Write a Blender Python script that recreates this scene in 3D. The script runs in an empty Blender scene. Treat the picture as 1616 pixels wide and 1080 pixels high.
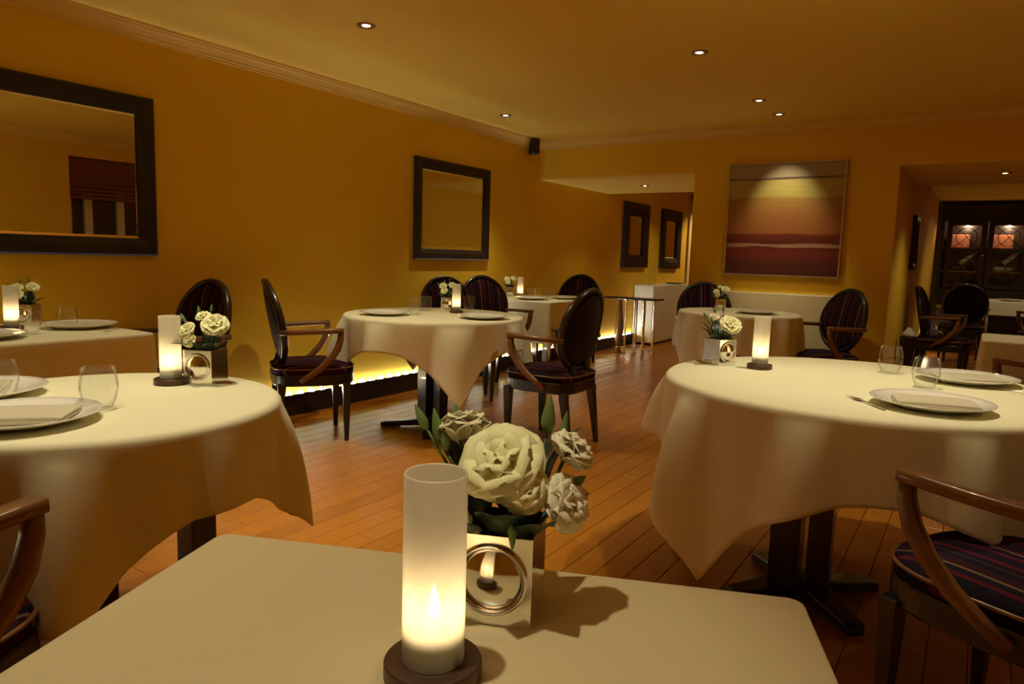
import bpy, bmesh, math, random
from mathutils import Vector, Matrix
random.seed(7)
PI = math.pi
sc = bpy.context.scene
C = sc.collection

# ------------------------------------------------------------------ camera, world, exposure
cam_d = bpy.data.cameras.new('camera'); cam = bpy.data.objects.new('camera', cam_d); C.objects.link(cam)
YAW, PITCH, ROLL = 0.5795824, -0.1207684, 0.0295864
cy_, sy_, cp_, sp_ = math.cos(YAW), math.sin(YAW), math.cos(PITCH), math.sin(PITCH)
Fv = Vector((-sy_*cp_, cy_*cp_, sp_)); Rv = Vector((cy_, sy_, 0)); Uv = Rv.cross(Fv)
R2 = Rv*math.cos(ROLL) + Uv*math.sin(ROLL); U2 = Uv*math.cos(ROLL) - Rv*math.sin(ROLL)
m = Matrix((R2, U2, -Fv)).transposed().to_4x4(); m.translation = (0, 0, 1.2)
cam.matrix_world = m
cam_d.sensor_width = 36; cam_d.lens = 1113.03/1616*36; cam_d.clip_start = .02
cam_d.dof.use_dof = False
sc.camera = cam
w = bpy.data.worlds.new('world'); sc.world = w; w.use_nodes = True
w.node_tree.nodes['Background'].inputs[0].default_value = (1, .7, .4, 1)
w.node_tree.nodes['Background'].inputs[1].default_value = 0.003
sc.view_settings.view_transform = 'Standard'; sc.view_settings.look = 'None'
sc.view_settings.gamma = 1; sc.view_settings.use_curve_mapping = False
sc.view_settings.exposure = 0.12
sc.cycles.use_denoising = True
sc.cycles.max_bounces = 8; sc.cycles.diffuse_bounces = 5; sc.cycles.transparent_max_bounces = 16
sc.cycles.caustics_reflective = False; sc.cycles.caustics_refractive = False

WARM = (1.0, .90, .60)
FLAME = (1.0, .84, .56)
# ceiling downlights, some unseen ones added for fill: x, y, z, power, cone degrees, aim x, aim y, aim z
SPOTS = [
    (-2.936, 2.928, 2.44, 66, 84, -2.9, 3.2, 0, 'recessed downlight with bright bulb, leftmost one in the ceiling in view'),
    (-1.508, 4.245, 2.44, 34, 84, -1.6, 4.2, 0, 'tilted recessed downlight with bright bulb, alone right of the ceiling centre'),
    (-3.623, 5.324, 2.44, 44, 84, -3.6, 5.3, 0, 'small recessed downlight beside the left cornice near the corner speaker'),
    (-1.522, 5.669, 2.44, 30, 80, -1.5, 5.9, 0, 'upper of the two paired downlights above the painting'),
    (-1.507, 6.25, 2.44, 34, 56, -1.5, 6.72, 1.50, 'lower of the two paired downlights, aimed at the painting'),
    (-3.24, 7.596, 2.06, 12, 110, -3.2, 7.6, 0, 'downlight in the low soffit of the left opening'),
    (0.11, 7.505, 2.06, 18, 120, .1, 7.5, 0, 'downlight in the low soffit of the right opening'),
    (-.33, 2.95, 2.44, 54, 70, -.33, 2.85, 0, 'recessed downlight above the large right-hand round table, outside the picture'),
    (-.40, 2.33, 2.44, 34, 68, -.33, 2.45, 0, 'unseen downlight added near the front rim of the right-hand table, outside the picture'),  # unseen lamp added to catch the cloth folds on the near side
    (-1.98, 1.20, 2.44, 54, 76, -1.95, 1.1, 0, 'recessed downlight above the front left round table, outside the picture'),
    (-1.70, .60, 2.44, 30, 76, -1.75, .75, 0, 'unseen downlight added above the lower left armchair, outside the picture'),  # unseen lamp added for the front of the left cloth
    (-3.35, 1.55, 2.44, 34, 60, -3.4, 1.5, 0, 'recessed downlight above the side table below the big mirror, outside the picture'),
    (-1.65, 1.9, 2.44, 90, 54, -2.25, 2.35, 0, 'recessed downlight above the open floor between the tables, outside the picture'),
    (-.55, .25, 2.44, 44, 44, -.5, .45, .79, 'recessed downlight above the cream foreground table, outside the picture'),
    (0.35, 5.6, 2.44, 22, 70, .35, 5.2, 0, 'unseen downlight added above the table at the right edge, outside the picture'),  # added lamp, unseen, for light on the right-edge table
    (0.45, 1.2, 2.44, 5, 80, .4, 1.5, 0, 'unseen downlight added above the lower right armchair, outside the picture'),  # weak unseen fill lamp added at lower right
    (.9, 10.6, 2.26, 26, 120, .4, 11.6, 0, 'unseen downlight added above the table in the back room'),  # unseen lamp added to brighten the back room
    (-3.1, 9.6, 2.40, 22, 110, -3.4, 9.8, 0, 'unseen downlight added above the white sideboard in the left opening, hidden from view'),  # added unseen lamp, brightens the left opening
]
def spot(x, y, z, pw, deg, ax, ay, az, parent=None, col=WARM, blend=.75, size=.02):
    l = bpy.data.lights.new('spot_light', 'SPOT'); l.energy = pw; l.color = col
    l.spot_size = math.radians(deg); l.spot_blend = blend; l.shadow_soft_size = size
    o = bpy.data.objects.new('spot_light', l); C.objects.link(o)
    d = Vector((ax-x, ay-y, az-z))
    o.rotation_euler = d.to_track_quat('-Z', 'Y').to_euler()
    o.location = (x, y, z-.03) if parent is None else (0, 0, -.03)
    if parent is not None: o.parent = parent
    return o

# ------------------------------------------------------------------ materials
def mat(name, col=(.5, .5, .5), rough=.5, metal=0, spec=.5, noise=None, bump=None, sheen=0, coat=0, emit=None):
    mt = bpy.data.materials.new(name); mt.use_nodes = True
    n = mt.node_tree.nodes; L = mt.node_tree.links; b = n['Principled BSDF']
    b.inputs['Base Color'].default_value = (*col, 1); b.inputs['Roughness'].default_value = rough
    b.inputs['Metallic'].default_value = metal; b.inputs['Specular IOR Level'].default_value = spec
    b.inputs['Coat Weight'].default_value = coat; b.inputs['Sheen Weight'].default_value = sheen
    if emit:
        b.inputs['Emission Color'].default_value = (*emit[0], 1); b.inputs['Emission Strength'].default_value = emit[1]
    if noise:  # scale, amount
        tc = n.new('ShaderNodeTexCoord'); nz = n.new('ShaderNodeTexNoise'); nz.inputs['Scale'].default_value = noise[0]
        nz.inputs['Detail'].default_value = 5
        mx = n.new('ShaderNodeMix'); mx.data_type = 'RGBA'
        a = 1-noise[1]; c = 1+noise[1]
        mx.inputs[6].default_value = (*[v*a for v in col], 1); mx.inputs[7].default_value = (*[min(1, v*c) for v in col], 1)
        L.new(tc.outputs['Object'], nz.inputs['Vector']); L.new(nz.outputs['Fac'], mx.inputs[0]); L.new(mx.outputs[2], b.inputs['Base Color'])
    if bump:   # scale, strength, distance
        tc = n.new('ShaderNodeTexCoord'); nz = n.new('ShaderNodeTexNoise'); nz.inputs['Scale'].default_value = bump[0]
        bp = n.new('ShaderNodeBump'); bp.inputs['Strength'].default_value = bump[1]; bp.inputs['Distance'].default_value = bump[2]
        L.new(tc.outputs['Object'], nz.inputs['Vector']); L.new(nz.outputs['Fac'], bp.inputs['Height']); L.new(bp.outputs[0], b.inputs['Normal'])
    return mt

M = {}
M['wall'] = mat('ochre_wall_paint', (.84, .53, .036), .75, spec=.2, noise=(1.3, .05), bump=(60, .15, .002))
M['ceiling'] = mat('ceiling_paint', (.86, .61, .11), .85, spec=.2)
M['cornice'] = mat('cornice_paint', (.82, .56, .14), .7, spec=.3)
M['skirting'] = mat('black_skirting', (.02, .013, .018), .3)
M['cloth'] = mat('white_tablecloth', (.86, .82, .58), .85, spec=.15, sheen=.2, bump=(350, .1, .0006))
M['fg_top'] = mat('cream_lacquer', (.62, .53, .32), .28, spec=.5)
M['plate'] = mat('white_china', (.86, .83, .76), .15, coat=.4)
M['napkin'] = mat('pale_napkin', (.62, .56, .42), .9, spec=.1, sheen=.3, bump=(400, .2, .0006))
M['dark_wood'] = mat('black_stained_wood', (.016, .010, .009), .28, coat=.3, noise=(9, .3))
M['frame_wood'] = mat('mirror_frame_wood', (.020, .011, .009), .42, noise=(14, .3))
M['arm_wood'] = mat('brown_arm_wood', (.21, .092, .030), .28, coat=.35, noise=(12, .25))
M['steel'] = mat('polished_metal', (.80, .76, .70), .09, metal=1)
M['silver'] = mat('silver_plate', (.84, .82, .74), .16, metal=1)
M['chrome'] = mat('chrome', (.75, .7, .72), .12, metal=1)
M['bronze'] = mat('bronze_base', (.10, .055, .035), .4, metal=.5)
M['grey_metal'] = mat('grey_oil_cell', (.30, .27, .24), .35, metal=.8)
M['mirror'] = mat('mirror_glass', (.80, .82, .78), .01, metal=1)
M['back_leather'] = mat('black_back_upholstery', (.012, .008, .009), .5, spec=.25)
M['black'] = mat('black_plastic', (.01, .008, .01), .5)
M['petal'] = mat('white_petal', (.90, .88, .52), .6, spec=.2, sheen=.2)
M['petal'].node_tree.nodes['Principled BSDF'].inputs['Subsurface Weight'].default_value = .0
M['petal_pale'] = mat('pale_petal', (.86, .80, .60), .6, spec=.2)
M['leaf'] = mat('dark_leaf', (.012, .030, .012), .35, noise=(20, .3))
M['bud'] = mat('green_bud', (.15, .24, .06), .5, noise=(30, .2))
M['stem'] = mat('stem', (.06, .13, .03), .5)
M['bronze_ring'] = mat('downlight_rim', (.35, .18, .08), .35, metal=.7)
M['bulb'] = mat('downlight_bulb', (1, .9, .7), emit=((1, .80, .50), 22))
M['flame'] = mat('flame', (1, .8, .5), emit=((1, .66, .30), 60))
M['led'] = mat('led_light', (1, .95, .9), emit=((.92, .96, 1.0), 190))
M['banquette'] = mat('cream_leather', (.74, .63, .38), .5)
M['art_frame'] = mat('pale_gilt_frame', (.55, .42, .3), .35, metal=.8)
M['blind'] = mat('red_woven_blind', (.20, .055, .035), .8, noise=(60, .3))
M['post'] = mat('cream_window_paint', (.7, .58, .34), .5)
M['brass'] = mat('brass', (.7, .5, .2), .3, metal=1)
M['bottle_dark'] = mat('dark_bottle', (.02, .025, .015), .1, coat=.5)
M['bottle_pale'] = mat('pale_bottle_label', (.65, .6, .42), .4)
M['lit_box'] = mat('terracotta_wine_box', (.55, .22, .12), .7)
M['lit_room'] = mat('lit_passage_tone', (.85, .66, .30), .8)  # pale tone stands in for the lit passage wall

def thin_glass(name, tint=(1, 1, 1), fac=.10, rough=0.0):
    mt = bpy.data.materials.new(name); mt.use_nodes = True
    n = mt.node_tree.nodes; L = mt.node_tree.links; n.clear()
    o = n.new('ShaderNodeOutputMaterial'); tr = n.new('ShaderNodeBsdfTransparent'); gl = n.new('ShaderNodeBsdfGlossy')
    tr.inputs[0].default_value = (*tint, 1); gl.inputs['Roughness'].default_value = rough
    lw = n.new('ShaderNodeLayerWeight'); lw.inputs[0].default_value = .12
    mp = n.new('ShaderNodeMath'); mp.operation = 'MULTIPLY_ADD'; mp.inputs[1].default_value = .40; mp.inputs[2].default_value = fac*.3
    mx = n.new('ShaderNodeMixShader')
    L.new(lw.outputs['Fresnel'], mp.inputs[0]); L.new(mp.outputs[0], mx.inputs[0]); L.new(tr.outputs[0], mx.inputs[1]); L.new(gl.outputs[0], mx.inputs[2]); L.new(mx.outputs[0], o.inputs[0])
    return mt
M['glass'] = thin_glass('clear_glass', (.985, .99, .985))
M['pane'] = thin_glass('night_window_pane', (.5, .5, .5), .3)

def frosted():
    mt = bpy.data.materials.new('frosted_glass'); mt.use_nodes = True
    n = mt.node_tree.nodes; L = mt.node_tree.links; n.clear()
    o = n.new('ShaderNodeOutputMaterial'); tl = n.new('ShaderNodeBsdfTranslucent'); df = n.new('ShaderNodeBsdfDiffuse')
    tr = n.new('ShaderNodeBsdfTransparent'); gl = n.new('ShaderNodeBsdfGlossy')
    tl.inputs[0].default_value = (.92, .88, .78, 1); df.inputs[0].default_value = (.80, .77, .68, 1)
    gl.inputs['Roughness'].default_value = .35; gl.inputs[0].default_value = (.9, .9, .85, 1)
    tr.inputs[0].default_value = (1, .97, .9, 1)
    m1 = n.new('ShaderNodeMixShader'); m1.inputs[0].default_value = .35
    m2 = n.new('ShaderNodeMixShader'); m2.inputs[0].default_value = .22
    m3 = n.new('ShaderNodeMixShader'); m3.inputs[0].default_value = .06
    L.new(tl.outputs[0], m1.inputs[1]); L.new(df.outputs[0], m1.inputs[2])
    L.new(m1.outputs[0], m2.inputs[1]); L.new(tr.outputs[0], m2.inputs[2])
    L.new(m2.outputs[0], m3.inputs[1]); L.new(gl.outputs[0], m3.inputs[2]); L.new(m3.outputs[0], o.inputs[0])
    return mt
M['frosted'] = frosted()

def floor_mat():
    mt = mat('oak_floorboard', (.42, .17, .035), .30, spec=.45)
    n = mt.node_tree.nodes; L = mt.node_tree.links; b = n['Principled BSDF']
    g = n.new('ShaderNodeNewGeometry'); mp = n.new('ShaderNodeMapping'); mp.inputs['Scale'].default_value = (22, 1.6, 1)
    nz = n.new('ShaderNodeTexNoise'); nz.inputs['Scale'].default_value = 3; nz.inputs['Detail'].default_value = 6
    oi = n.new('ShaderNodeObjectInfo'); ad = n.new('ShaderNodeMath'); ad.operation = 'MULTIPLY_ADD'; ad.inputs[1].default_value = .45
    cr = n.new('ShaderNodeValToRGB')
    cr.color_ramp.elements[0].position = .25; cr.color_ramp.elements[0].color = (.36, .125, .010, 1)
    cr.color_ramp.elements[1].position = .95; cr.color_ramp.elements[1].color = (.50, .19, .018, 1)
    L.new(g.outputs['Position'], mp.inputs[0]); L.new(mp.outputs[0], nz.inputs['Vector'])
    L.new(oi.outputs['Random'], ad.inputs[0]); L.new(nz.outputs['Fac'], ad.inputs[2]); L.new(ad.outputs[0], cr.inputs[0]); L.new(cr.outputs[0], b.inputs['Base Color'])
    return mt
M['floor'] = floor_mat()

def stripe_mat(name, period=.17, off=0.0):
    mt = mat(name, (.03, .015, .03), .8, spec=.08)
    n = mt.node_tree.nodes; L = mt.node_tree.links; b = n['Principled BSDF']
    tc = n.new('ShaderNodeTexCoord'); sx = n.new('ShaderNodeSeparateXYZ')
    mu = n.new('ShaderNodeMath'); mu.operation = 'MULTIPLY_ADD'; mu.inputs[1].default_value = 1/period; mu.inputs[2].default_value = 5.3+off
    fr = n.new('ShaderNodeMath'); fr.operation = 'FRACT'
    cr = n.new('ShaderNodeValToRGB'); cr.color_ramp.interpolation = 'CONSTANT'
    st = [(0, (.013, .008, .018)), (.22, (.10, .008, .018)), (.30, (.013, .008, .018)), (.42, (.20, .12, .05)), (.46, (.035, .008, .014)),
          (.62, (.012, .008, .018)), (.76, (.06, .028, .035)), (.79, (.012, .007, .015)), (.90, (.085, .008, .018))]
    e = cr.color_ramp.elements
    e[0].position = 0; e[0].color = (*st[0][1], 1); e[1].position = st[1][0]; e[1].color = (*st[1][1], 1)
    for p, c in st[2:]:
        q = e.new(p); q.color = (*c, 1)
    L.new(tc.outputs['Object'], sx.inputs[0]); L.new(sx.outputs['X'], mu.inputs[0]); L.new(mu.outputs[0], fr.inputs[0]); L.new(fr.outputs[0], cr.inputs[0]); L.new(cr.outputs[0], b.inputs['Base Color'])
    return mt
M['stripe'] = stripe_mat('striped_satin', .19)

def art_mat():
    mt = mat('painted_canvas', (.5, .3, .2), .45, spec=.4)
    n = mt.node_tree.nodes; L = mt.node_tree.links; b = n['Principled BSDF']
    tc = n.new('ShaderNodeTexCoord'); sx = n.new('ShaderNodeSeparateXYZ')
    mp = n.new('ShaderNodeMapping'); mp.inputs['Scale'].default_value = (1.2, 1, 22)
    nz = n.new('ShaderNodeTexNoise'); nz.inputs['Scale'].default_value = 2.2; nz.inputs['Detail'].default_value = 7
    ma = n.new('ShaderNodeMath'); ma.operation = 'MULTIPLY_ADD'; ma.inputs[1].default_value = 1.0   # z 0..1
    mb = n.new('ShaderNodeMath'); mb.operation = 'MULTIPLY_ADD'; mb.inputs[1].default_value = .055
    cr = n.new('ShaderNodeValToRGB')
    st = [(0, (.085, .018, .014)), (.10, (.11, .020, .016)), (.20, (.20, .030, .018)), (.245, (.14, .020, .014)), (.25, (.42, .24, .15)), (.275, (.40, .22, .14)),
          (.28, (.13, .02, .012)), (.36, (.20, .035, .014)), (.375, (.36, .13, .035)), (.50, (.36, .14, .035)), (.60, (.36, .17, .045)), (.68, (.34, .20, .045)),
          (.70, (.44, .34, .08)), (.845, (.46, .36, .11)), (.85, (.12, .06, .04)), (.862, (.12, .06, .04)), (.87, (.40, .32, .19)), (1, (.38, .30, .18))]
    e = cr.color_ramp.elements
    e[0].position = 0; e[0].color = (*st[0][1], 1); e[1].position = 1; e[1].color = (*st[-1][1], 1)
    for p, c in st[1:-1]:
        q = e.new(p); q.color = (*c, 1)
    L.new(tc.outputs['Object'], sx.inputs[0]); L.new(sx.outputs['Z'], ma.inputs[0]); ma.inputs[2].default_value = -.0275
    L.new(tc.outputs['Object'], mp.inputs[0]); L.new(mp.outputs[0], nz.inputs['Vector'])
    L.new(nz.outputs['Fac'], mb.inputs[0]); L.new(ma.outputs[0], mb.inputs[2]); L.new(mb.outputs[0], cr.inputs[0]); L.new(cr.outputs[0], b.inputs['Base Color'])
    bp = n.new('ShaderNodeBump'); bp.inputs['Strength'].default_value = .4; bp.inputs['Distance'].default_value = .004
    L.new(nz.outputs['Fac'], bp.inputs['Height']); L.new(bp.outputs[0], b.inputs['Normal'])
    return mt
M['art'] = art_mat()

# ------------------------------------------------------------------ mesh helpers
def add_box(bm, x0, x1, y0, y1, z0, z1, M4=None):
    vs = [bm.verts.new((x, y, z)) for z in (z0, z1) for y in (y0, y1) for x in (x0, x1)]
    for f in ((0, 2, 3, 1), (4, 5, 7, 6), (0, 1, 5, 4), (2, 6, 7, 3), (0, 4, 6, 2), (1, 3, 7, 5)): bm.faces.new([vs[i] for i in f])
    if M4 is not None:
        for v in vs: v.co = M4 @ v.co
    return vs
def add_loft(bm, rings, close=True, cap=True):
    """rings: lists of points, each ring the same length; skinned one to the next"""
    R = [[bm.verts.new(p) for p in r] for r in rings]; n = len(R[0])
    for a, b in zip(R, R[1:]):
        for i in range(n if close else n-1):
            j = (i+1) % n; bm.faces.new((a[i], a[j], b[j], b[i]))
    if cap:
        bm.faces.new(list(reversed(R[0]))); bm.faces.new(R[-1])
    return R
def add_lathe(bm, prof, seg=32, cx=0, cy=0, cz=0, cap=False):
    """prof: (radius, z) from bottom to top"""
    R = []
    for r, z in prof:
        if r < 1e-6: R.append([bm.verts.new((cx, cy, cz+z))])
        else: R.append([bm.verts.new((cx+r*math.cos(2*PI*i/seg), cy+r*math.sin(2*PI*i/seg), cz+z)) for i in range(seg)])
    for a, b in zip(R, R[1:]):
        for i in range(seg):
            j = (i+1) % seg
            if len(a) == 1 and len(b) == 1: continue
            if len(a) == 1: bm.faces.new((a[0], b[j], b[i]))
            elif len(b) == 1: bm.faces.new((a[i], a[j], b[0]))
            else: bm.faces.new((a[i], a[j], b[j], b[i]))
def add_sweep(bm, path, w, h, up=(0, 0, 1), n=8, closed=False, taper=None, power=.55):
    """rounded rectangular section w (sideways) x h (along up)"""
    P = [Vector(p) for p in path]; rings = []; N = len(P)
    for i, p in enumerate(P):
        a = P[(i-1) % N] if (closed or i > 0) else p; b = P[(i+1) % N] if (closed or i < N-1) else p
        t = (b-a).normalized(); u = Vector(up); s = t.cross(u)
        if s.length < 1e-4: s = t.cross(Vector((0, 1, 0)))
        s.normalize(); u = s.cross(t).normalized(); k = taper(i/(N-1)) if taper else 1
        ring = []
        for q in range(n):
            an = 2*PI*(q+.5)/n; c, d = math.cos(an), math.sin(an)
            c = math.copysign(abs(c)**power, c); d = math.copysign(abs(d)**power, d)
            ring.append(p+s*(c*w/2*k)+u*(d*h/2*k))
        rings.append(ring)
    if closed: rings.append(rings[0]); 
    R = [[bm.verts.new(p) for p in r] for r in (rings[:-1] if closed else rings)]
    if closed: R.append(R[0])
    for a, b in zip(R, R[1:]):
        for i in range(n):
            j = (i+1) % n; bm.faces.new((a[i], a[j], b[j], b[i]))
    if not closed:
        bm.faces.new(list(reversed(R[0]))); bm.faces.new(R[-1])
def obj(name, bm, mt, parent=None, smooth=False, bevel=0, solid=0, loc=None, rz=None, subsurf=0):
    if isinstance(bm, bmesh.types.BMesh):
        bmesh.ops.recalc_face_normals(bm, faces=bm.faces)
        me = bpy.data.meshes.new(name); bm.to_mesh(me); bm.free()
        if mt is not None: me.materials.append(M[mt] if isinstance(mt, str) else mt)
        if smooth:
            for p in me.polygons: p.use_smooth = True
    else: me = bm
    o = bpy.data.objects.new(name, me); C.objects.link(o)
    if solid:
        s = o.modifiers.new('solid', 'SOLIDIFY'); s.thickness = solid; s.offset = -1
    if subsurf:
        s = o.modifiers.new('sub', 'SUBSURF'); s.levels = s.render_levels = subsurf
    if bevel:
        b = o.modifiers.new('bevel', 'BEVEL'); b.width = bevel; b.segments = 2; b.limit_method = 'ANGLE'; b.angle_limit = .7
    if parent is not None: o.parent = parent
    if loc: o.location = loc
    if rz: o.rotation_euler.z = rz
    return o
def tag(o, label=None, cat=None, group=None, kind=None):
    if label: o['label'] = label
    if cat: o['category'] = cat
    if group: o['group'] = group
    if kind: o['kind'] = kind
    return o
def empty(name, loc, rz=0, label=None, cat=None, group=None):
    o = bpy.data.objects.new(name, None); C.objects.link(o); o.location = loc; o.rotation_euler.z = rz
    o.empty_display_size = .05
    return tag(o, label, cat, group)
def copy_tree(o, parent=None):
    c = o.copy(); C.objects.link(c)
    if parent is not None: c.parent = parent
    for ch in list(o.children): copy_tree(ch, c)
    return c
def box(name, x0, x1, y0, y1, z0, z1, mt, parent=None, bevel=0, **k):
    bm = bmesh.new(); add_box(bm, x0, x1, y0, y1, z0, z1); return obj(name, bm, mt, parent, bevel=bevel, **k)
def struct(o): o['kind'] = 'structure'; return o

# ------------------------------------------------------------------ room shell
XL, XR, YB, ZC = -4.1, .72, 6.72, 2.44
struct(box('wall_left', XL-.12, XL, -1.6, 14.2, 0, 2.6, 'wall'))
# back wall with the two openings
bm = bmesh.new()
add_box(bm, XL, -2.36, YB, 8.45, 2.06, 2.6)          # beam over the left opening
add_box(bm, -2.36, -.62, YB, 8.45, 0, 2.6)           # pier that carries the painting
add_box(bm, -.62, XR+.6, YB, 8.42, 2.06, 2.6)        # beam over the right opening
add_box(bm, -1.2, -.62, 8.42, 13.7, 0, 2.6)          # partition beyond the pier
struct(obj('wall_back', bm, 'wall'))
struct(box('wall_far', XL, 3.2, 13.5, 13.62, 0, 2.6, 'wall'))
bm = bmesh.new()
add_box(bm, XR, XR+.25, -1.6, 4.12, 0, 2.6); add_box(bm, XR, XR+.25, 5.2, YB, 0, 2.6)
add_box(bm, XR, XR+.25, 4.12, 5.2, 0, 1.15); add_box(bm, XR, XR+.25, 4.12, 5.2, 2.21, 2.6)
struct(obj('wall_right', bm, 'wall'))
struct(box('wall_right_recess', 3.0, 3.1, YB, 13.6, 0, 2.6, 'wall'))
struct(box('wall_recess_front', XR+.25, 3.0, YB-.1, YB, 0, 2.6, 'wall'))
struct(box('wall_front', XL, XR+.2, -1.7, -1.6, 0, 2.6, 'wall'))
struct(box('ceiling', XL, XR+.1, -1.6, YB+.02, ZC, ZC+.1, 'ceiling'))
bm = bmesh.new()
add_box(bm, XL, -2.36, YB+.001, 8.451, 2.04, 2.06); add_box(bm, -.62, XR+.6, YB+.001, 8.42, 2.04, 2.06)
struct(obj('ceiling_soffit', bm, 'ceiling'))
bm = bmesh.new()
add_box(bm, XL, -1.2, 8.45, 13.6, 2.40, 2.5); add_box(bm, -.62, 3.0, 8.42, 13.6, 2.26, 2.36); add_box(bm, XR+.6, 3, YB, 8.42, 2.26, 2.4)
struct(obj('ceiling_beyond', bm, 'ceiling'))

def cornice(name, p0, p1, inward):
    """stepped plaster cove; runs from p0 to p1, the wall behind it, projecting along inward"""
    prof = [(0, -.085), (.012, -.085), (.014, -.072), (.022, -.070), (.026, -.056), (.040, -.036), (.054, -.024), (.058, -.014), (.070, -.012), (.072, 0), (0, 0)]
    bm = bmesh.new(); iv = Vector((*inward, 0))
    rings = [[Vector((*p, ZC))+iv*a+Vector((0, 0, b)) for a, b in prof] for p in (p0, p1)]
    add_loft(bm, rings); return struct(obj(name, bm, 'cornice'))
cornice('trim_1', (XL, -1.6), (XL, YB), (1, 0)); cornice('trim_2', (XL, YB), (XR, YB), (0, -1)); cornice('trim_3', (XR, YB), (XR, -1.6), (-1, 0)); cornice('trim_4', (XR, -1.6), (XL, -1.6), (0, 1))
struct(box('baseboard_left', XL, XL+.022, -1.6, 9.45, 0, .14, 'skirting', bevel=.003))
struct(box('trim_5', XL+.018, XL+.022, -1.6, 9.45, .1395, .156, 'skirting'))  # lip added to keep the LED light off the floor
bm = bmesh.new(); add_box(bm, -2.36, -.62, YB-.02, YB, 0, .12); struct(obj('baseboard_back', bm, 'skirting', bevel=.003))
struct(box('baseboard_recess', -.62, -.60, YB, 13.48, 0, .12, 'skirting', bevel=.003))
struct(box('baseboard_right', XR-.02, XR, -1.6, YB, 0, .12, 'skirting', bevel=.003))

# floor and its boards
fl = struct(box('floor', XL-.1, 3.1, -1.7, 13.7, -.08, -.022, 'floor'))
BW = .11
def board_mesh(L):
    bm = bmesh.new(); a = BW-.0025; t = .0018
    add_loft(bm, [[(0, 0, -.02), (a, 0, -.02), (a, L, -.02), (0, L, -.02)], [(0, 0, -t), (a, 0, -t), (a, L, -t), (0, L, -t)], [(t, t, 0), (a-t, t, 0), (a-t, L-t, 0), (t, L-t, 0)]])
    bmesh.ops.recalc_face_normals(bm, faces=bm.faces)
    me = bpy.data.meshes.new('floorboard'); bm.to_mesh(me); bm.free(); me.materials.append(M['floor']); return me
LB = 1.28
me_b = board_mesh(LB-.002); rows = int((XR-XL)/BW)+1; cnt = 0; ends = []
bmr = bmesh.new()
for r in range(rows):
    x = XL+r*BW; off = (r*.47+random.uniform(-.1, .1)) % LB; y = .15-off*.8
    add_box(bmr, x, x+BW-.0025, -1.6, y-.002, -.02, 0)
    for k in range(6):
        if cnt < 290:
            o = obj('floorboard', me_b, None, fl, loc=(x, y, 0)); cnt += 1
        else: add_box(bmr, x, x+BW-.0025, y, y+LB-.002, -.02, 0)
        y += LB
    add_box(bmr, x, x+BW-.0025, y, 13.5, -.02, 0)
x = XL+rows*BW
while x < 3.0:
    add_box(bmr, x, x+BW-.0025, YB, 13.5, -.02, 0); x += BW
tag(obj('distant_floorboards', bmr, 'floor', fl), kind='stuff')

# led strip on top of the skirting
ls = tag(box('led_strip', XL+.002, XL+.020, -1.5, 9.42, .1405, .1455, 'black'), 'row of small white LED lights grazing up the left wall from the skirting', 'light')
bm = bmesh.new(); add_box(bm, -.006, .006, -.016, .016, 0, .014); bmesh.ops.recalc_face_normals(bm, faces=bm.faces)
lm = bpy.data.meshes.new('led'); bm.to_mesh(lm); bm.free(); lm.materials.append(M['led'])
y = -1.4
while y < 9.4:
    obj('led', lm, None, ls, loc=(XL+.010, y, .1458)); y += .105

# ------------------------------------------------------------------ downlights
def downlight(x, y, z, label, group=None, tilt=0):
    t = empty('recessed_downlight', (x, y, z), 0, label, 'ceiling light', group)
    bm = bmesh.new(); add_lathe(bm, [(.024, -.001), (.025, -.006), (.048, -.008), (.052, -.001)], 28); obj('trim_ring', bm, 'bronze_ring', t, smooth=True)
    bm = bmesh.new(); add_lathe(bm, [(0, -.0015), (.022, -.0015), (.022, -.0035), (0, -.006)], 24); b = obj('bulb', bm, 'bulb', t, smooth=True)
    return t
for s in SPOTS:
    x, y, z, pw, deg, ax, ay, az, lab = s
    lz = z-.0 if z > 2.2 else 2.04
    t = downlight(x, y, lz, lab)
    spot(x, y, lz, pw, deg, ax, ay, az, t, blend=1.0 if az > 1.2 else .75)

# ------------------------------------------------------------------ mirrors, painting, speakers
def frame_rings(w, h, prof):
    """rectangular frame in the y-z plane facing +x; prof: (inset from the outer edge, depth)"""
    rings = []
    for ins, d in prof: rings.append([(d, -w/2+ins, -h/2+ins), (d, w/2-ins, -h/2+ins), (d, w/2-ins, h/2-ins), (d, -w/2+ins, h/2-ins)])
    return rings
def wall_mirror(x, yc, zc, w, h, fw, label, depth=.035, flip=False, bev=.02, group=None):
    t = empty('wall_mirror', (x, yc, zc), PI if flip else 0, label, 'mirror', group)
    bm = bmesh.new(); add_loft(bm, frame_rings(w, h, [(0, .001), (0, depth), (.01, depth+.006), (fw*.6, depth+.002), (fw, depth-.012), (fw, .001)]), cap=False); obj('frame', bm, 'frame_wood', t)
    bm = bmesh.new(); ins = fw-.002
    R = frame_rings(w, h, [(ins, .012), (ins+bev, .017)]); add_loft(bm, R, cap=False); vs = [bm.verts.new(p) for p in R[1]]; bm.faces.new(vs)
    obj('mirror_glass', bm, 'mirror', t)
    return t
wall_mirror(XL, 1.46, 1.590, 1.80, .90, .095, 'large rectangular mirror in a black frame above the left-hand side table')
wall_mirror(XL, 5.20, 1.590, 1.09, .872, .088, 'black framed mirror of medium size hanging halfway along the left wall')
wall_mirror(XL, 9.33, 1.542, .82, .90, .17, 'dark broad-framed mirror inside the left opening, nearer of the two', depth=.05)
wall_mirror(XL, 10.68, 1.535, .80, .90, .16, 'dark framed mirror inside the left opening, farther of the two, reflecting a lit wall', depth=.05)
wall_mirror(-.62, 8.72, 1.467, .50, .56, .07, 'narrow dark framed mirror seen edge-on inside the right opening')

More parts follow.
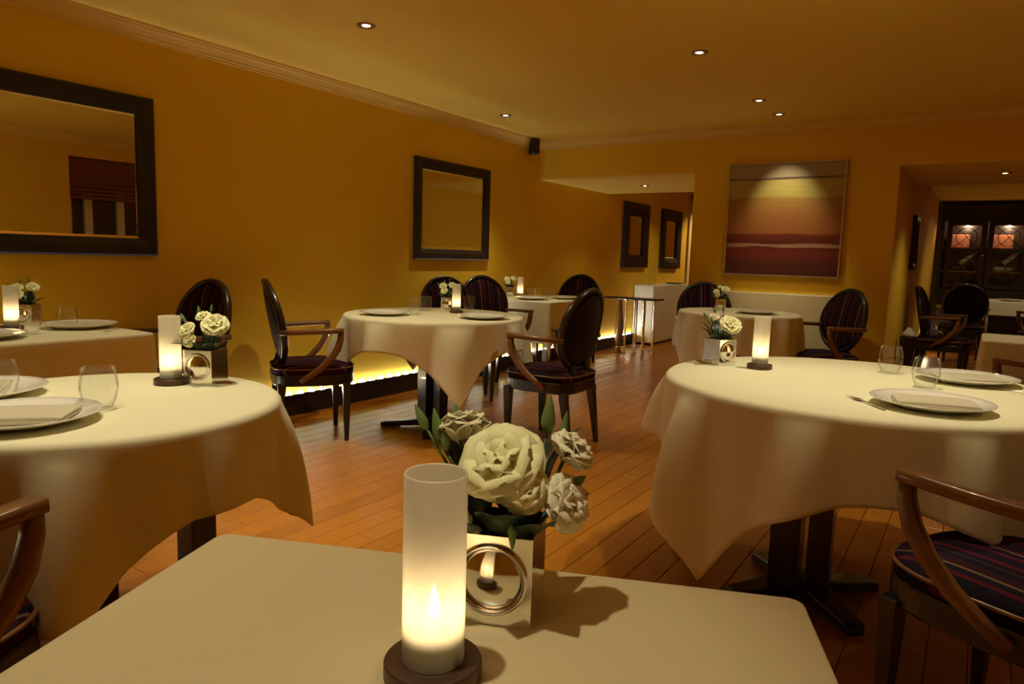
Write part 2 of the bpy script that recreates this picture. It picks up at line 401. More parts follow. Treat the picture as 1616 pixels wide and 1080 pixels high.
pt = empty('painting', (-1.515, YB, 1.105), 0, 'large square abstract painting in brown, red and gold bands with a thin pale frame', 'painting')
bm = bmesh.new(); add_box(bm, -.487, .487, -.035, -.008, .0, .985); obj('canvas', bm, 'art', pt)
bm = bmesh.new()
for a in ((-.502, -.488, -.042, -.003, -.015, 1.0), (.488, .502, -.042, -.003, -.015, 1.0), (-.488, .488, -.042, -.003, -.015, -.001), (-.488, .488, -.042, -.003, .986, 1.0)): add_box(bm, *a)
obj('frame', bm, 'art_frame', pt)

def speaker(loc, rz, label, h=.16):
    t = empty('wall_speaker', loc, rz, label, 'speaker')
    box('cabinet', -.045, .045, -.06, .06, -h/2, h/2, 'black', t, bevel=.006)
    bm = bmesh.new(); add_box(bm, -.038, .038, .0605, .066, -h/2+.008, h/2-.008); obj('grille', bm, 'skirting', t, bevel=.002)
    bm = bmesh.new(); add_box(bm, -.02, .02, -.13, -.06, .01, .05); add_box(bm, -.035, .035, -.14, -.13, -.02, .07); obj('bracket', bm, 'black', t, bevel=.002)
    return t
speaker((-4.02, 6.46, 2.35), math.radians(-135+0), 'small black speaker in the ceiling corner between left and back walls', .15)
speaker((XL+.10, 11.58, 2.24), math.radians(-90), 'small black speaker deep inside the left opening above the bright doorway', .17)

# padded panel under the painting
bq = empty('padded_panel', (-1.62, YB-.001, 0), 0, 'low cream padded wall panel standing under the painting', 'panel')
box('upholstery', -.68, .66, -.05, 0, .14, .94, 'banquette', bq, bevel=.012)
box('plinth', -.67, .65, -.045, -.002, 0, .14, 'dark_wood', bq, bevel=.003)

# bright doorway at the end of the left wall, window opposite, seen in the big mirror
dr = struct(empty('door_1', (XL, 11.93, 0)))
box('door_frame', .001, .03, -.44, -.40, 0, 2.12, 'post', dr, bevel=.004)
bm = bmesh.new(); add_box(bm, .001, .012, -.40, .45, .02, 2.10); obj('lit_passage_panel', bm, 'lit_room', dr)  # pale panel stands in for the lit wall beyond the doorway
spot(-3.3, 12.4, 2.3, 90, 60, -4.1, 11.65, 1.3, col=(1, .72, .34))  # unseen lamp added to brighten the doorway panel
wn = struct(empty('window_1', (XR, 4.66, 1.68)))
bm = bmesh.new()
for z0, z1 in ((-.53, -.46), (.46, .53)): add_box(bm, .10, .16, -.54, .54, z0, z1)
for y0 in (-.54, .48): add_box(bm, .10, .16, y0, y0+.06, -.53, .53)
obj('window_frame', bm, 'post', wn, bevel=.004)
for yy in (-.30, .08): box('mullion', .08, .17, yy-.045, yy+.045, -.46, .46, 'post', wn, bevel=.004)
for a, b in ((-.48, -.345), (-.255, .035), (.125, .48)): box('pane', .12, .125, a, b, -.46, .46, 'pane', wn)
box('window_sill', -.05, .2, -.54, .54, -.56, -.53, 'post', wn, bevel=.004)
box('night_backing', .22, .245, -.54, .54, -.53, .53, 'black', wn)
bl = empty('roman_blind', (XR+.05, 4.66, 2.2), 0, 'dark red woven blind, half lowered over the window reflected in the big mirror', 'blind')
box('blind_panel', -.01, .01, -.53, .53, -.30, 0, 'blind', bl, bevel=.003)
for i in range(4): box('blind_fold', -.03-.006*(i % 2), .012, -.53, .53, -.34-.045*i, -.30-.045*i, 'blind', bl, bevel=.008)

# ------------------------------------------------------------------ armchair
def chair_proto():
    t = empty('armchair', (0, 0, 0))
    def outline(k=1.0, z=0, dz=None, n=40):
        pts = []
        for i in range(n):
            a = 2*PI*i/n; c, s = math.cos(a), math.sin(a)
            e = .62 if s > 0 else .45
            x = .262*math.copysign(abs(c)**e, c); y = .255*math.copysign(abs(s)**(.8 if s > 0 else .5), s)
            x *= (1-.10*(1-(y+.255)/.51)) ; pts.append((x*k, y*k, z))
        return pts
    bm = bmesh.new(); add_loft(bm, [outline(.985, .365), outline(1.0, .372), outline(1.0, .428), outline(.985, .435)]); obj('seat_frame', bm, 'dark_wood', t, smooth=False, bevel=0)
    bm = bmesh.new(); add_loft(bm, [outline(.97, .435), outline(.995, .445), outline(1.0, .462), outline(.97, .478), outline(.85, .492), outline(.6, .502), outline(.3, .506), outline(.05, .507)])
    sc_ = obj('seat_cushion', bm, 'stripe', t, smooth=True)
    bm = bmesh.new(); add_sweep(bm, [(x, y, z) for x, y, z in outline(1.0, .470)], .010, .010, n=6, closed=True); obj('piping', bm, 'banquette' if False else M['arm_wood'], sc_, smooth=True)
    for sx in (-1, 1):
        for fy in (1, -1):
            bm = bmesh.new(); x = sx*(.215 if fy > 0 else .185); y = .185 if fy > 0 else -.205; ry = 0 if fy > 0 else -.05
            def sq(cx, cy, s, z): return [(cx-s, cy-s, z), (cx+s, cy-s, z), (cx+s, cy+s, z), (cx-s, cy+s, z)]
            add_loft(bm, [sq(x, y+ry, .013, 0), sq(x, y+ry*.5, .019, .18), sq(x, y, .024, .33), sq(x, y, .025, .38)]); obj('leg', bm, 'dark_wood', t, bevel=.003)
    # oval back
    ZO, HO, WO, TL = .755, .25, .235, math.radians(11)
    def bk(u, v, d):   # u sideways, v up along the back, d forward offset
        y = -.235 - v*math.sin(TL) + d*math.cos(TL) + .55*u*u; return (u, y, ZO + v*math.cos(TL) + d*math.sin(TL))
    path = [bk(WO*math.cos(2*PI*i/40), HO*math.sin(2*PI*i/40), 0) for i in range(40)]
    bm = bmesh.new(); P = [Vector(p) for p in path]; cen = Vector(bk(0, 0, 0)); rings = []
    for i, p in enumerate(P):
        out = (p-cen).normalized(); f = Vector((0, math.cos(TL), math.sin(TL)))
        rings.append([p+out*(a)+f*b for a, b in ((.020, -.010), (.014, -.020), (-.004, -.022), (-.010, -.012), (-.010, .014), (-.004, .020), (.012, .020), (.020, .010))])
    R = [[bm.verts.new(q) for q in r] for r in rings]; R.append(R[0])
    for a, b in zip(R, R[1:]):
        for i in range(8): bm.faces.new((a[i], a[(i+1) % 8], b[(i+1) % 8], b[i]))
    obj('back_frame', bm, 'dark_wood', t, smooth=True)
    bm = bmesh.new(); rr = []
    for k, d in ((.05, .034), (.4, .031), (.7, .026), (.86, .018), (1.0, .006), (1.0, -.006), (.86, -.018), (.7, -.024), (.4, -.028), (.05, -.030)):
        rr.append([bk(WO*k*math.cos(2*PI*i/40), HO*k*math.sin(2*PI*i/40), d) for i in range(40)])
    add_loft(bm, rr[:5]); obj('backrest', bm, 'stripe', t, smooth=True)
    bm = bmesh.new(); add_loft(bm, rr[5:]); obj('outer_back', bm, 'back_leather', t, smooth=True)
    for sx in (-1, 1):
        bm = bmesh.new(); add_sweep(bm, [(sx*.085, -.225, .42), (sx*.082, -.222, .47), (sx*.075, -.200, .535)], .034, .030, up=(0, 1, 0)); obj('back_post', bm, 'dark_wood', t, smooth=False)
        # arm rail and sweeping support
        pts = [(sx*.236, -.215, .700), (sx*.258, -.12, .704), (sx*.272, .0, .708), (sx*.276, .10, .712), (sx*.276, .155, .713)]
        bm = bmesh.new(); add_sweep(bm, pts, .050, .031, power=.3)
        sup = [(sx*.276, .140, .706), (sx*.276, .138, .66), (sx*.275, .120, .60), (sx*.273, .080, .54), (sx*.270, .020, .48), (sx*.262, -.045, .435), (sx*.248, -.10, .395)]
        add_sweep(bm, sup, .034, .034, up=(1, 0, 0), taper=lambda k: 1+.25*math.sin(PI*min(1, k*1.2)))
        obj('arm', bm, 'arm_wood', t, bevel=0, smooth=True)
    return t
proto = chair_proto(); first = [True]
def chair(x, y, fx, fy, label, group='striped oval-back armchairs'):
    if first[0]: t = proto; first[0] = False
    else: t = copy_tree(proto)
    t.location = (x, y, 0); t.rotation_euler.z = math.atan2(-fx, fy)
    tag(t, label, 'chair', group); return t
chair(-3.565, 3.08, .55, .83, 'armchair in full side view facing right, left of the middle round table')
chair(-2.27, 3.94, -1, 0, 'armchair facing left with its dark back to us, right of the middle round table')
chair(-3.58, 5.20, .92, -.38, 'armchair behind the middle table, right one of the overlapping pair')
chair(-3.54, 4.60, .92, -.38, 'armchair behind the middle table, left one of the overlapping pair, behind flowers')
chair(-3.75, 2.22, 0, -1, 'armchair against the left wall behind the silver vase of the front left table')
chair(-3.79, 7.02, .15, -.98, 'armchair inside the left opening behind the small rectangular table')
chair(-1.98, 6.26, .55, -.83, 'armchair left of the small far table under the painting, behind white flowers')
chair(-1.04, 6.20, -.66, -.75, 'armchair right of the far table below the right edge of the painting')
chair(.16, 2.045, -.875, .485, 'close armchair at lower right, brown arm and striped seat before the right table')
chair(-1.65, .355, -.30, .95, 'close armchair at lower left, its arm and red-striped seat cut by the frame')
chair(.36, 4.85, -.93, .37, 'armchair at right edge by the cloth-covered table, only a brown arm seen')
chair(-.24, 8.6, 1, -.1, 'armchair beside the wall inside the right opening, near the small uplight')
chair(-.13, 11.0, -.1, .97, 'black-looking armchair with its back to us in front of the wine cabinet')
chair(.75, 10.6, -.6, .8, 'armchair at the right picture edge, in front of the far table')

# ------------------------------------------------------------------ tables and cloths
def pedestal_table(x, y, r, label, rz=0, top=.775, shape='round', hx=0, hy=0, twin=True, name='round_table', scale=1.0, cat='table', posts=((-.055, -.01, .046, False), (.058, .02, .036, True)), off=(0, 0)):
    t = empty(name, (x, y, 0), rz, label, cat)
    bm = bmesh.new()
    if shape == 'round': add_lathe(bm, [(0, top-.03), (r-.006, top-.03), (r-.004, top-.028), (r-.004, top-.003), (r-.008, top), (0, top)], 56)
    else: add_box(bm, -hx, hx, -hy, hy, top-.03, top)
    obj('tabletop', bm, 'dark_wood', t)
    if twin:
        for px_, py_, s, c in posts:
            bm = bmesh.new(); add_box(bm, px_-s, px_+s, py_-s, py_+s, .05, top-.03)
            if c: add_box(bm, px_-s-.006, px_+s+.006, py_-s-.006, py_+s+.006, top-.33, top-.27)
            obj('post', bm, 'dark_wood', t, bevel=.003)
    else: box('post', -.05, .05, -.05, .05, .05, top-.03, 'dark_wood', t, bevel=.003)
    for k in range(4):
        a = k*PI/2+PI/4; d = Vector((math.cos(a), math.sin(a), 0)); L = .36*scale
        bm = bmesh.new(); s = Vector((-d.y, d.x, 0))
        rg = []
        for q, hw, z0, z1 in ((.0, .05, .02, .075), (.5, .045, .012, .05), (.93, .035, .0, .035), (1.0, .026, .0, .026)):
            c = d*L*q+Vector((off[0], off[1], 0)); rg.append([c+s*hw+Vector((0, 0, z0)), c-s*hw+Vector((0, 0, z0)), c-s*hw+Vector((0, 0, z1)), c+s*hw+Vector((0, 0, z1))])
        add_loft(bm, rg); obj('foot', bm, 'dark_wood', t, bevel=.004)
    return t

def tablecloth(x, y, rz, rr, ax, ay, hx, hy, label, nf=8, rmax=9, amp=.10, flare=.05, zt=.79, ph=0, group=None, rim=.022):
    """cloth over a (rounded) top: core half sizes ax, ay with corner radius rr; cloth half sizes hx, hy"""
    rays = []
    if ax == 0:
        N = 240
        for i in range(N):
            a = 2*PI*i/N; c, s = math.cos(a), math.sin(a)
            rays.append((Vector((0, 0)), Vector((c, s)), min(hx/max(abs(c), 1e-6), hy/max(abs(s), 1e-6), rmax), a))
    else:
        def side(p, q, nrm, lim, n):
            for i in range(n):
                c = Vector(p).lerp(Vector(q), i/n); rays.append((c, Vector(nrm), lim, None))
        def corner(c, a0, n=22):
            for i in range(n):
                a = a0+PI/2*i/n; co, si = math.cos(a), math.sin(a)
                rays.append((Vector(c), Vector((co, si)), min((hx-ax)/max(abs(co), 1e-6), (hy-ay)/max(abs(si), 1e-6)), None))
        ns = 36
        side((ax, -ay), (ax, ay), (1, 0), hx-ax, ns); corner((ax, ay), 0)
        side((ax, ay), (-ax, ay), (0, 1), hy-ay, ns); corner((-ax, ay), PI/2)
        side((-ax, ay), (-ax, -ay), (-1, 0), hx-ax, ns); corner((-ax, -ay), PI)
        side((-ax, -ay), (ax, -ay), (0, -1), hy-ay, ns); corner((ax, -ay), 1.5*PI)
    rnd = random.Random(int(abs(x*1000))); fz = [rnd.uniform(-.5, .5) for _ in range(6)]
    bm = bmesh.new(); R = []; per = 0; prev = None
    for c, d, mx, a in rays:
        e = c+d*rr
        if prev is not None: per += (e-prev).length
        prev = e
        if a is not None:
            f = math.cos(nf*a+ph) + .15*math.cos((nf+3)*a+fz[0]*6) + .15*math.cos(2*nf*a+fz[1]*5)
            f += .5*max(0, math.cos(4*(a-PI/4)))**3
        else:
            f = math.cos(nf*per+ph)*.6 + .3*math.cos(nf*1.7*per+fz[2]*5)
            f += .6*(abs(d.x*d.y)*2)
        col = []
        ts = [rr*.5, rr-rim] if a is not None else [0.0]
        Lh = max(0.02, mx-rr)
        for t_ in ts: col.append((c+d*t_, zt))
        for q in range(1, 5):
            an = PI/2*q/4; col.append((c+d*(rr-rim+rim*math.sin(an)), zt-rim*(1-math.cos(an))))
        arc = rim*(PI/2-1); NH = 16
        for q in range(1, NH+1):
            h = (Lh-arc)*q/NH
            g = h/(h+.06)
            off = flare*h + amp*f*(1-math.exp(-h/.15))
            off = max(off, .006*g)
            col.append((c+d*(rr+off), zt-rim-h*.985))
        R.append(col)
    n = len(R); cv = bm.verts.new((0, 0, zt))
    V = [[bm.verts.new((p.x, p.y, z)) for p, z in col] for col in R]
    for i in range(n):
        j = (i+1) % n; a, b = V[i], V[j]
        bm.faces.new((cv, a[0], b[0]))
        for q in range(len(a)-1): bm.faces.new((a[q], a[q+1], b[q+1], b[q]))
    bmesh.ops.remove_doubles(bm, verts=bm.verts, dist=1e-5)
    o = obj('tablecloth', bm, 'cloth', None, smooth=True, solid=.0022); o.location = (x, y, 0); o.rotation_euler.z = rz
    o.modifiers['solid'].offset = -1
    return tag(o, label, 'tablecloth', group)
T = .7902   # top of the cloth
# left front round table A
pedestal_table(-1.91, .94, .45, 'black twin-post round table under the front left cloth', scale=.8, posts=((-.08, .0, .045, False), (.02, .25, .04, False)), off=(-.03, .12))
tablecloth(-1.91, .94, math.radians(7), .455, 0, 0, .65, .65, 'white cloth over the front left round table, pointed corner hanging at right', amp=.055, flare=.03, nf=9, rmax=.83)
# middle round table B
pedestal_table(-3.1, 3.75, .61, 'black pedestal round table under the middle cloth, foot seen by the glowing skirting', rz=-.2)
tablecloth(-3.1, 3.75, math.radians(7), .615, 0, 0, .80, .80, 'white cloth over the middle round table between the two side-on armchairs', amp=.065, flare=.07)
# right round table C
pedestal_table(-.33, 2.75, .66, 'black twin-post round table under the large right-hand cloth', scale=.85, posts=((-.165, -.13, .05, False), (-.055, -.11, .038, True)), off=(-.11, -.08))
tablecloth(-.33, 2.75, math.radians(16), .665, 0, 0, .90, .90, 'large white cloth over the right-hand round table, long folded corner near the floor', amp=.078, flare=.06, nf=10, ph=.35)
# far table D
pedestal_table(-1.67, 6.05, .49, 'black pedestal round table hidden under the far cloth below the painting')
tablecloth(-1.67, 6.05, math.radians(12), .50, 0, 0, .80, .80, 'cream cloth over the far round table below the painting', amp=.03)
# E against the left wall
def rect_table(x0, x1, y0, y1, label, lab2, drop=.5, nf=14, amp=.04, zt=.79):
    cx, cy = (x0+x1)/2, (y0+y1)/2; hx, hy = (x1-x0)/2, (y1-y0)/2
    t = empty('rectangular_table', (cx, cy, 0), 0, label, 'table')
    box('tabletop', -hx+.012, hx-.012, -hy+.012, hy-.012, zt-.045, zt-.012, 'dark_wood', t)
    for sx in (-1, 1):
        for sy in (-1, 1): box('leg', sx*(hx-.07)-.025, sx*(hx-.07)+.025, sy*(hy-.07)-.025, sy*(hy-.07)+.025, 0, zt-.045, 'dark_wood', t)
    r = .03
    tablecloth(cx, cy, 0, r, hx-r, hy-r, hx-r+drop, hy-r+drop, lab2, nf=nf, amp=amp*.4, flare=.03, zt=zt, rim=.015)
rect_table(-4.06, -3.24, .35, 1.86, 'dark rectangular table under the cloth below the big mirror', 'white cloth hanging straight over the side table below the big mirror', drop=.45, nf=9, amp=.02)
rect_table(-4.05, -3.27, 5.62, 6.62, 'small dark rectangular table under the cloth in the left corner', 'pale cloth with a pointed fold over the small table in the left corner', drop=.42, nf=16, amp=.06)
rect_table(.05, .70, 4.98, 5.60, 'dark table under the cloth at the right picture edge', 'white cloth over the table at the right edge, before the right opening', drop=.5, nf=10, amp=.04)
rect_table(.10, 1.2, 11.6, 12.5, 'dark table in the back room by the wine cabinet', 'dim cream cloth over the table in the back room by the wine cabinet', drop=.22, nf=10, amp=.04)

# foreground table
ft = empty('cafe_table', (-.884, .596, 0), math.atan2(.378, .926), 'smooth cream rectangular table filling the foreground', 'table')
bm = bmesh.new()
def rrect(w, d, r, ins, z, n=6):
    pts = []
    for cx, cy, a0 in ((w-r, -r, 0), (r, -r, PI/2), (r, -d+r, PI), (w-r, -d+r, 1.5*PI)):
        for i in range(n+1):
            a = a0+PI/2*i/n; pts.append((cx+(r-ins)*math.cos(a), cy+(r-ins)*math.sin(a), z))
    return pts
FW, FD = .797, .76
add_loft(bm, [rrect(FW, FD, .02, .003, T-.036), rrect(FW, FD, .02, 0, T-.033), rrect(FW, FD, .02, 0, T-.004), rrect(FW, FD, .02, .0015, T-.001), rrect(FW, FD, .02, .004, T)])
obj('tabletop', bm, 'fg_top', ft)
box('post', FW/2-.05, FW/2+.05, -FD/2-.05, -FD/2+.05, .03, T-.036, 'dark_wood', ft, bevel=.004)
box('base_plate', FW/2-.22, FW/2+.22, -FD/2-.22, -FD/2+.22, 0, .03, 'dark_wood', ft, bevel=.004)

# ------------------------------------------------------------------ candle lamps
def lamp_proto():
    t = empty('candle_lamp', (0, 0, 0))
    bm = bmesh.new(); add_lathe(bm, [(0, 0), (.0465, 0), (.048, .002), (.048, .016), (.0465, .018), (.034, .018), (.034, .0185), (0, .0185)], 40); obj('base', bm, 'bronze', t, smooth=False, bevel=.001)
    bm = bmesh.new(); add_lathe(bm, [(.0280, .0190), (.0305, .0190), (.0305, .2035), (.0293, .2050), (.0280, .2035), (.0280, .0190)], 48); obj('glass_shade', bm, 'frosted', t, smooth=True)
    bm = bmesh.new(); add_lathe(bm, [(0, .019), (.025, .019), (.026, .021), (.026, .048), (.024, .051), (.008, .053), (.005, .057), (0, .057)], 32); obj('oil_cell', bm, 'grey_metal', t, smooth=True)
    bm = bmesh.new(); add_lathe(bm, [(0, .058), (.0045, .062), (.0060, .068), (.0045, .079), (.0015, .090), (0, .094)], 16); obj('flame', bm, 'flame', t, smooth=True)
    l = bpy.data.lights.new('flame_light', 'POINT'); l.energy = .55; l.color = FLAME; l.shadow_soft_size = .006
    o = bpy.data.objects.new('flame_light', l); C.objects.link(o); o.parent = t; o.location = (0, 0, .080)
    return t
lp = lamp_proto(); lf = [True]
def lamp(x, y, label, z=T, s=1):
    t = lp if lf[0] else copy_tree(lp); lf[0] = False
    t.location = (x, y, z); t.scale = (s, s, s); tag(t, label, 'candle lamp', 'frosted cylinder candle lamps'); return t
lamp(-.412, .505, 'tall frosted glass candle lamp burning in the foreground on the cream table')
lamp(-1.995, 1.186, 'frosted candle lamp beside the silver vase on the front left round table')
lamp(-3.775, 1.468, 'frosted candle lamp at the left picture edge, below the big mirror')
lamp(-3.075, 3.963, 'frosted candle lamp on the middle round table in front of two dark chairs')
lamp(-.688, 2.834, 'frosted candle lamp on the large right-hand round table')
lamp(-3.86, 6.02, 'small distant frosted candle lamp on the corner table beneath the corner')

# ------------------------------------------------------------------ vases and bouquets
def vase_proto():
    t = empty('cube_vase', (0, 0, 0)); s = .0455; h = .104
    def sq(a, z): return [(-a, -a, z), (a, -a, z), (a, a, z), (-a, a, z)]
    bm = bmesh.new(); add_loft(bm, [sq(s, 0), sq(s, h), sq(s-.003, h), sq(s-.003, .012)]); obj('body', bm, 'silver', t, bevel=.0008)
    # round medallion on the front face (-y): ring and a dished mirror
    bm = bmesh.new(); rings = []
    for r, d in ((.0415, 0), (.041, .004), (.038, .0055), (.035, .004), (.0345, .001)):
        rings.append([(r*math.cos(2*PI*i/40), -s-d, .054+r*math.sin(2*PI*i/40)) for i in range(40)])
    add_loft(bm, rings, cap=False); md = obj('medallion', bm, 'chrome', t, smooth=True)
    bm = bmesh.new(); rings = []
    for r, d in ((.0345, .0008), (.030, .004), (.023, .0075), (.014, .0102), (.006, .0114), (.0008, .0116)):
        rings.append([(r*math.cos(2*PI*i/40), -s-d, .054+r*math.sin(2*PI*i/40)) for i in range(40)])
    add_loft(bm, rings, cap=False); obj('domed_mirror', bm, 'steel', md, smooth=True)
    return t
vp = vase_proto(); vf = [True]
def vase(x, y, rz, label, z=T, s=1):
    t = vp if vf[0] else copy_tree(vp); vf[0] = False
    t.location = (x, y, z); t.rotation_euler.z = rz; t.scale = (s, s, s)
    tag(t, label, 'vase', 'square silver vases'); return t

def petal(bm, M4, L, W, cup, curl, n=6, ruffle=.0):
    """one curved petal, root at origin, growing along +z and bending outward (+x)"""
    rows_ = []
    for i in range(n+1):
        v = i/n; wd = W*(math.sin(PI*min(1, .12+v*.80))**.7)*(1 if v < .8 else 1-.55*((v-.8)/.2)**2)
        row = []
        for j in range(n+1):
            u = j/n*2-1; y = u*wd/2
            x = cup*(1-u*u)*math.sin(PI*min(1, v*.9)) + curl*v*v*v + ruffle*math.sin(u*7+v*3)*v*v
            row.append(bm.verts.new(M4 @ Vector((x, y, L*v*(1-.06*u*u*v)))))
        rows_.append(row)
    for a, b in zip(rows_, rows_[1:]):
        for j in range(n): bm.faces.new((a[j], a[j+1], b[j+1], b[j]))
petal_cache = {}
def rose(parent, x, y, z, size, tilt, az, mt='petal', split=True, seed=1):
    """a full white rose: petals in spiralling rings, opening outward"""
    rnd = random.Random(seed)
    base = Matrix.Translation((x, y, z)) @ Matrix.Rotation(az, 4, 'Z') @ Matrix.Rotation(tilt, 4, 'Y')
    t = empty('rose', (0, 0, 0)); t.parent = parent; t.matrix_local = base
    allb = bmesh.new()
    layers = [(3, .10, .60, .52, .08, .0), (4, .16, .68, .72, .24, .02), (5, .22, .72, .90, .44, .05), (5, .26, .72, 1.08, .74, .10), (6, .26, .68, 1.12, 1.06, .16)]
    g = 0
    for cnt_, r0, L, W, lean, curl in layers:
        for k in range(cnt_):
            a = 2*PI*k/cnt_+g+rnd.uniform(-.15, .15)
            m4 = Matrix.Rotation(a, 4, 'Z') @ Matrix.Translation((r0*.35*size, 0, 0)) @ Matrix.Rotation(lean*.75+rnd.uniform(-.06, .06), 4, 'Y')
            bm = bmesh.new() if split else allb
            petal(bm, m4, L*size, W*size, -.16*size, curl*size, ruffle=.012*size)
            if split: obj('petal', bm, mt, t, smooth=True, solid=.0006)
        g += .6
    if not split:
        obj('petals', allb, mt, t, smooth=True)
    else: allb.free()
    bm = bmesh.new(); add_lathe(bm, [(0, -.10*size), (.10*size, -.06*size), (.14*size, .02*size), (.05*size, .10*size), (0, .1*size)], 12); obj('calyx', bm, 'stem', t, smooth=True)
    return t
def tube(bm, pts, r, n=6, taper=None): add_sweep(bm, pts, 2*r, 2*r, n=n, taper=taper, power=1, up=(.3, .2, 1) )
def bud(parent, x, y, z, L, r, tilt, az, mt='bud'):
    bm = bmesh.new(); add_lathe(bm, [(0, 0), (r*.55, L*.06), (r, L*.28), (r*.92, L*.45), (r*.55, L*.75), (r*.15, L*.96), (0, L)], 12)
    o = obj('bud', bm, mt, parent, smooth=True); o.matrix_local = Matrix.Translation((x, y, z)) @ Matrix.Rotation(az, 4, 'Z') @ Matrix.Rotation(tilt, 4, 'Y'); return o
def leaf(parent, x, y, z, L, W, tilt, az, bend=.4, mt='leaf'):
    bm = bmesh.new(); n = 8; rows_ = []
    for i in range(n+1):
        v = i/n; wd = W*math.sin(PI*(.06+.94*v)**.8)**.9 if v < 1 else 0
        th = bend*v; x_ = L*v*math.sin(th); z_ = L*v*math.cos(th)
        rows_.append([bm.verts.new((x_-.12*abs(u)*wd, u*wd/2, z_)) for u in (-1, -.5, 0, .5, 1)])
    for a, b in zip(rows_, rows_[1:]):
        for j in range(4): bm.faces.new((a[j], a[j+1], b[j+1], b[j]))
    o = obj('leaf', bm, mt, parent, smooth=True, solid=.0008); o.matrix_local = Matrix.Translation((x, y, z)) @ Matrix.Rotation(az, 4, 'Z') @ Matrix.Rotation(tilt, 4, 'Y'); return o
def stem(parent, p0, p1, r=.0022):
    bm = bmesh.new(); a, b = Vector(p0), Vector(p1); mid = (a+b)/2+Vector((.006, -.004, .004)); tube(bm, [a, a.lerp(mid, .6), mid, mid.lerp(b, .6), b], r); return obj('stem', bm, 'stem', parent, smooth=True)

def bouquet(x, y, z, rz, roses, buds, leaves, label, split=False, seed=1):
    """positions are in the vase's turned frame: +x to the right of the medallion face, +y behind it, z above the rim"""
    t = empty('flower_bouquet', (x, y, z), rz, label, 'flowers', 'white flower bouquets')
    for i, (px_, py_, pz_, s, tilt, az, mt) in enumerate(roses):
        rose(t, px_, py_, pz_, s, tilt, az, mt, split, seed+i)
        stem(t, (px_*.25, py_*.25, -.03), (px_, py_, pz_))
    for px_, py_, pz_, L, r, tilt, az in buds:
        bud(t, px_, py_, pz_, L, r, tilt, az); stem(t, (px_*.3, py_*.3, -.02), (px_, py_, pz_), .0018)
    for px_, py_, pz_, L, W, tilt, az in leaves: leaf(t, px_, py_, pz_, L, W, tilt, az)
    return t
H = .104
# foreground: vase centre and bouquet
FZ = math.atan2(.366, .93)
vase(-.437, .657, FZ, 'shiny square silver vase with round medallion behind the foreground lamp')
bouquet(-.437, .657, T+H, FZ,
    [(.006, -.012, .062, .075, .75, -1.75, 'petal'), (-.050, .014, .090, .050, .30, 2.2, 'petal_pale'), (.070, .004, .080, .044, .7, .1, 'petal_pale'), (.064, -.010, .030, .050, 1.2, -.5, 'petal_pale'),
     (.028, -.030, .050, .044, 1.1, -1.2, 'petal'), (-.040, -.030, .004, .026, 1.2, -1.8, 'petal_pale')],
    [(-.094, .005, .100, .034, .006, -.5, 0), (-.078, .004, .088, .040, .007, -.2, 0), (-.068, -.002, .078, .034, .006, -.1, 0), (-.066, .02, .105, .026, .006, .1, 0), (.048, .010, .104, .048, .0085, .05, 0), (.064, .02, .098, .034, .005, .15, 0),
     (.082, -.006, .054, .018, .006, .9, 0), (.022, -.048, .018, .030, .005, 2.6, -1.3)],
    [(-.028, -.02, .0, .105, .045, .1, PI*.6), (.01, -.04, .0, .065, .06, .5, -1.57), (.038, -.03, -.005, .062, .05, .6, -.9), (-.03, -.04, -.004, .05, .05, .6, -2.0), (.045, .0, .0, .07, .05, .5, 0), (-.045, .0, .0, .07, .05, .4, PI), (0, .04, .0, .09, .06, .3, 1.57),
     (.02, .02, .02, .08, .05, .2, .8), (-.05, .02, .03, .07, .03, .2, 2.6), (.048, .005, .04, .085, .022, .1, .4)],
    'foreground bouquet of white roses, green buds and dark leaves behind the tall lamp', split=True, seed=3)
# A
def small_bouquet(x, y, rz, label, kind=0, z=T+H, flip=1, seed=1):
    f = flip
    if kind == 0: rs = [(.038*f, -.01, .062, .062, .8, -1.2, 'petal'), (-.030*f, -.030, .052, .042, 1.0, -2.0, 'petal'), (-.002, .0, .088, .036, .4, -1.6, 'petal'), (-.022*f, -.04, .028, .034, 1.3, -1.8, 'petal')]
    elif kind == 1: rs = [(.020*f, -.02, .045, .066, .9, -1.4, 'petal'), (.042*f, -.01, .052, .05, .9, -.8, 'petal'), (-.030*f, .0, .075, .034, .5, -2.2, 'petal_pale')]
    else: rs = [(-.03*f, -.01, .07, .045, .7, -1.8, 'petal'), (.03*f, .0, .075, .045, .7, -1.2, 'petal'), (-.02*f, -.03, .04, .040, 1.0, -1.9, 'petal')]
    bs = [(-.062*f, .0, .080, .030, .006, -.5*f, 0), (-.025*f, .015, .10, .030, .006, -.1, 0), (.01, .02, .11, .026, .005, .1, 0), (-.045*f, -.02, .068, .024, .005, -.3*f, 0)]
    lv = [(-.035, 0, 0, .075, .05, .5, PI), (.035, 0, 0, .06, .06, .6, 0), (0, -.035, 0, .055, .06, .7, -1.57), (0, .03, 0, .085, .06, .3, 1.57), (-.03, -.03, 0, .06, .05, .8, -2.3), (.03, -.03, 0, .06, .05, .7, -.8), (-.04, .01, .02, .07, .022, .4, PI)]
    return bouquet(x, y, z, rz, rs, bs, lv, label, seed=seed)
a_rz = math.atan2(.40, .92)-0.0
def vase_at_corner(cx, cy, rz, which, s=1):
    """centre of a vase whose near corner stands at cx, cy; which=+1 right front corner, -1 left front corner"""
    c, n = math.cos(rz), math.sin(rz); lx, ly = -which*.0455*s, .0455*s
    return cx+lx*c-ly*n, cy+lx*n+ly*c
vx, vy = vase_at_corner(-1.883, 1.246, math.radians(25), 1)
vase(vx, vy, math.radians(25), 'square silver vase on the front left round table, medallion facing the lamp')
small_bouquet(vx, vy, math.radians(30), 'white rose bouquet on the front left round table before a dark chair', 0, seed=11)
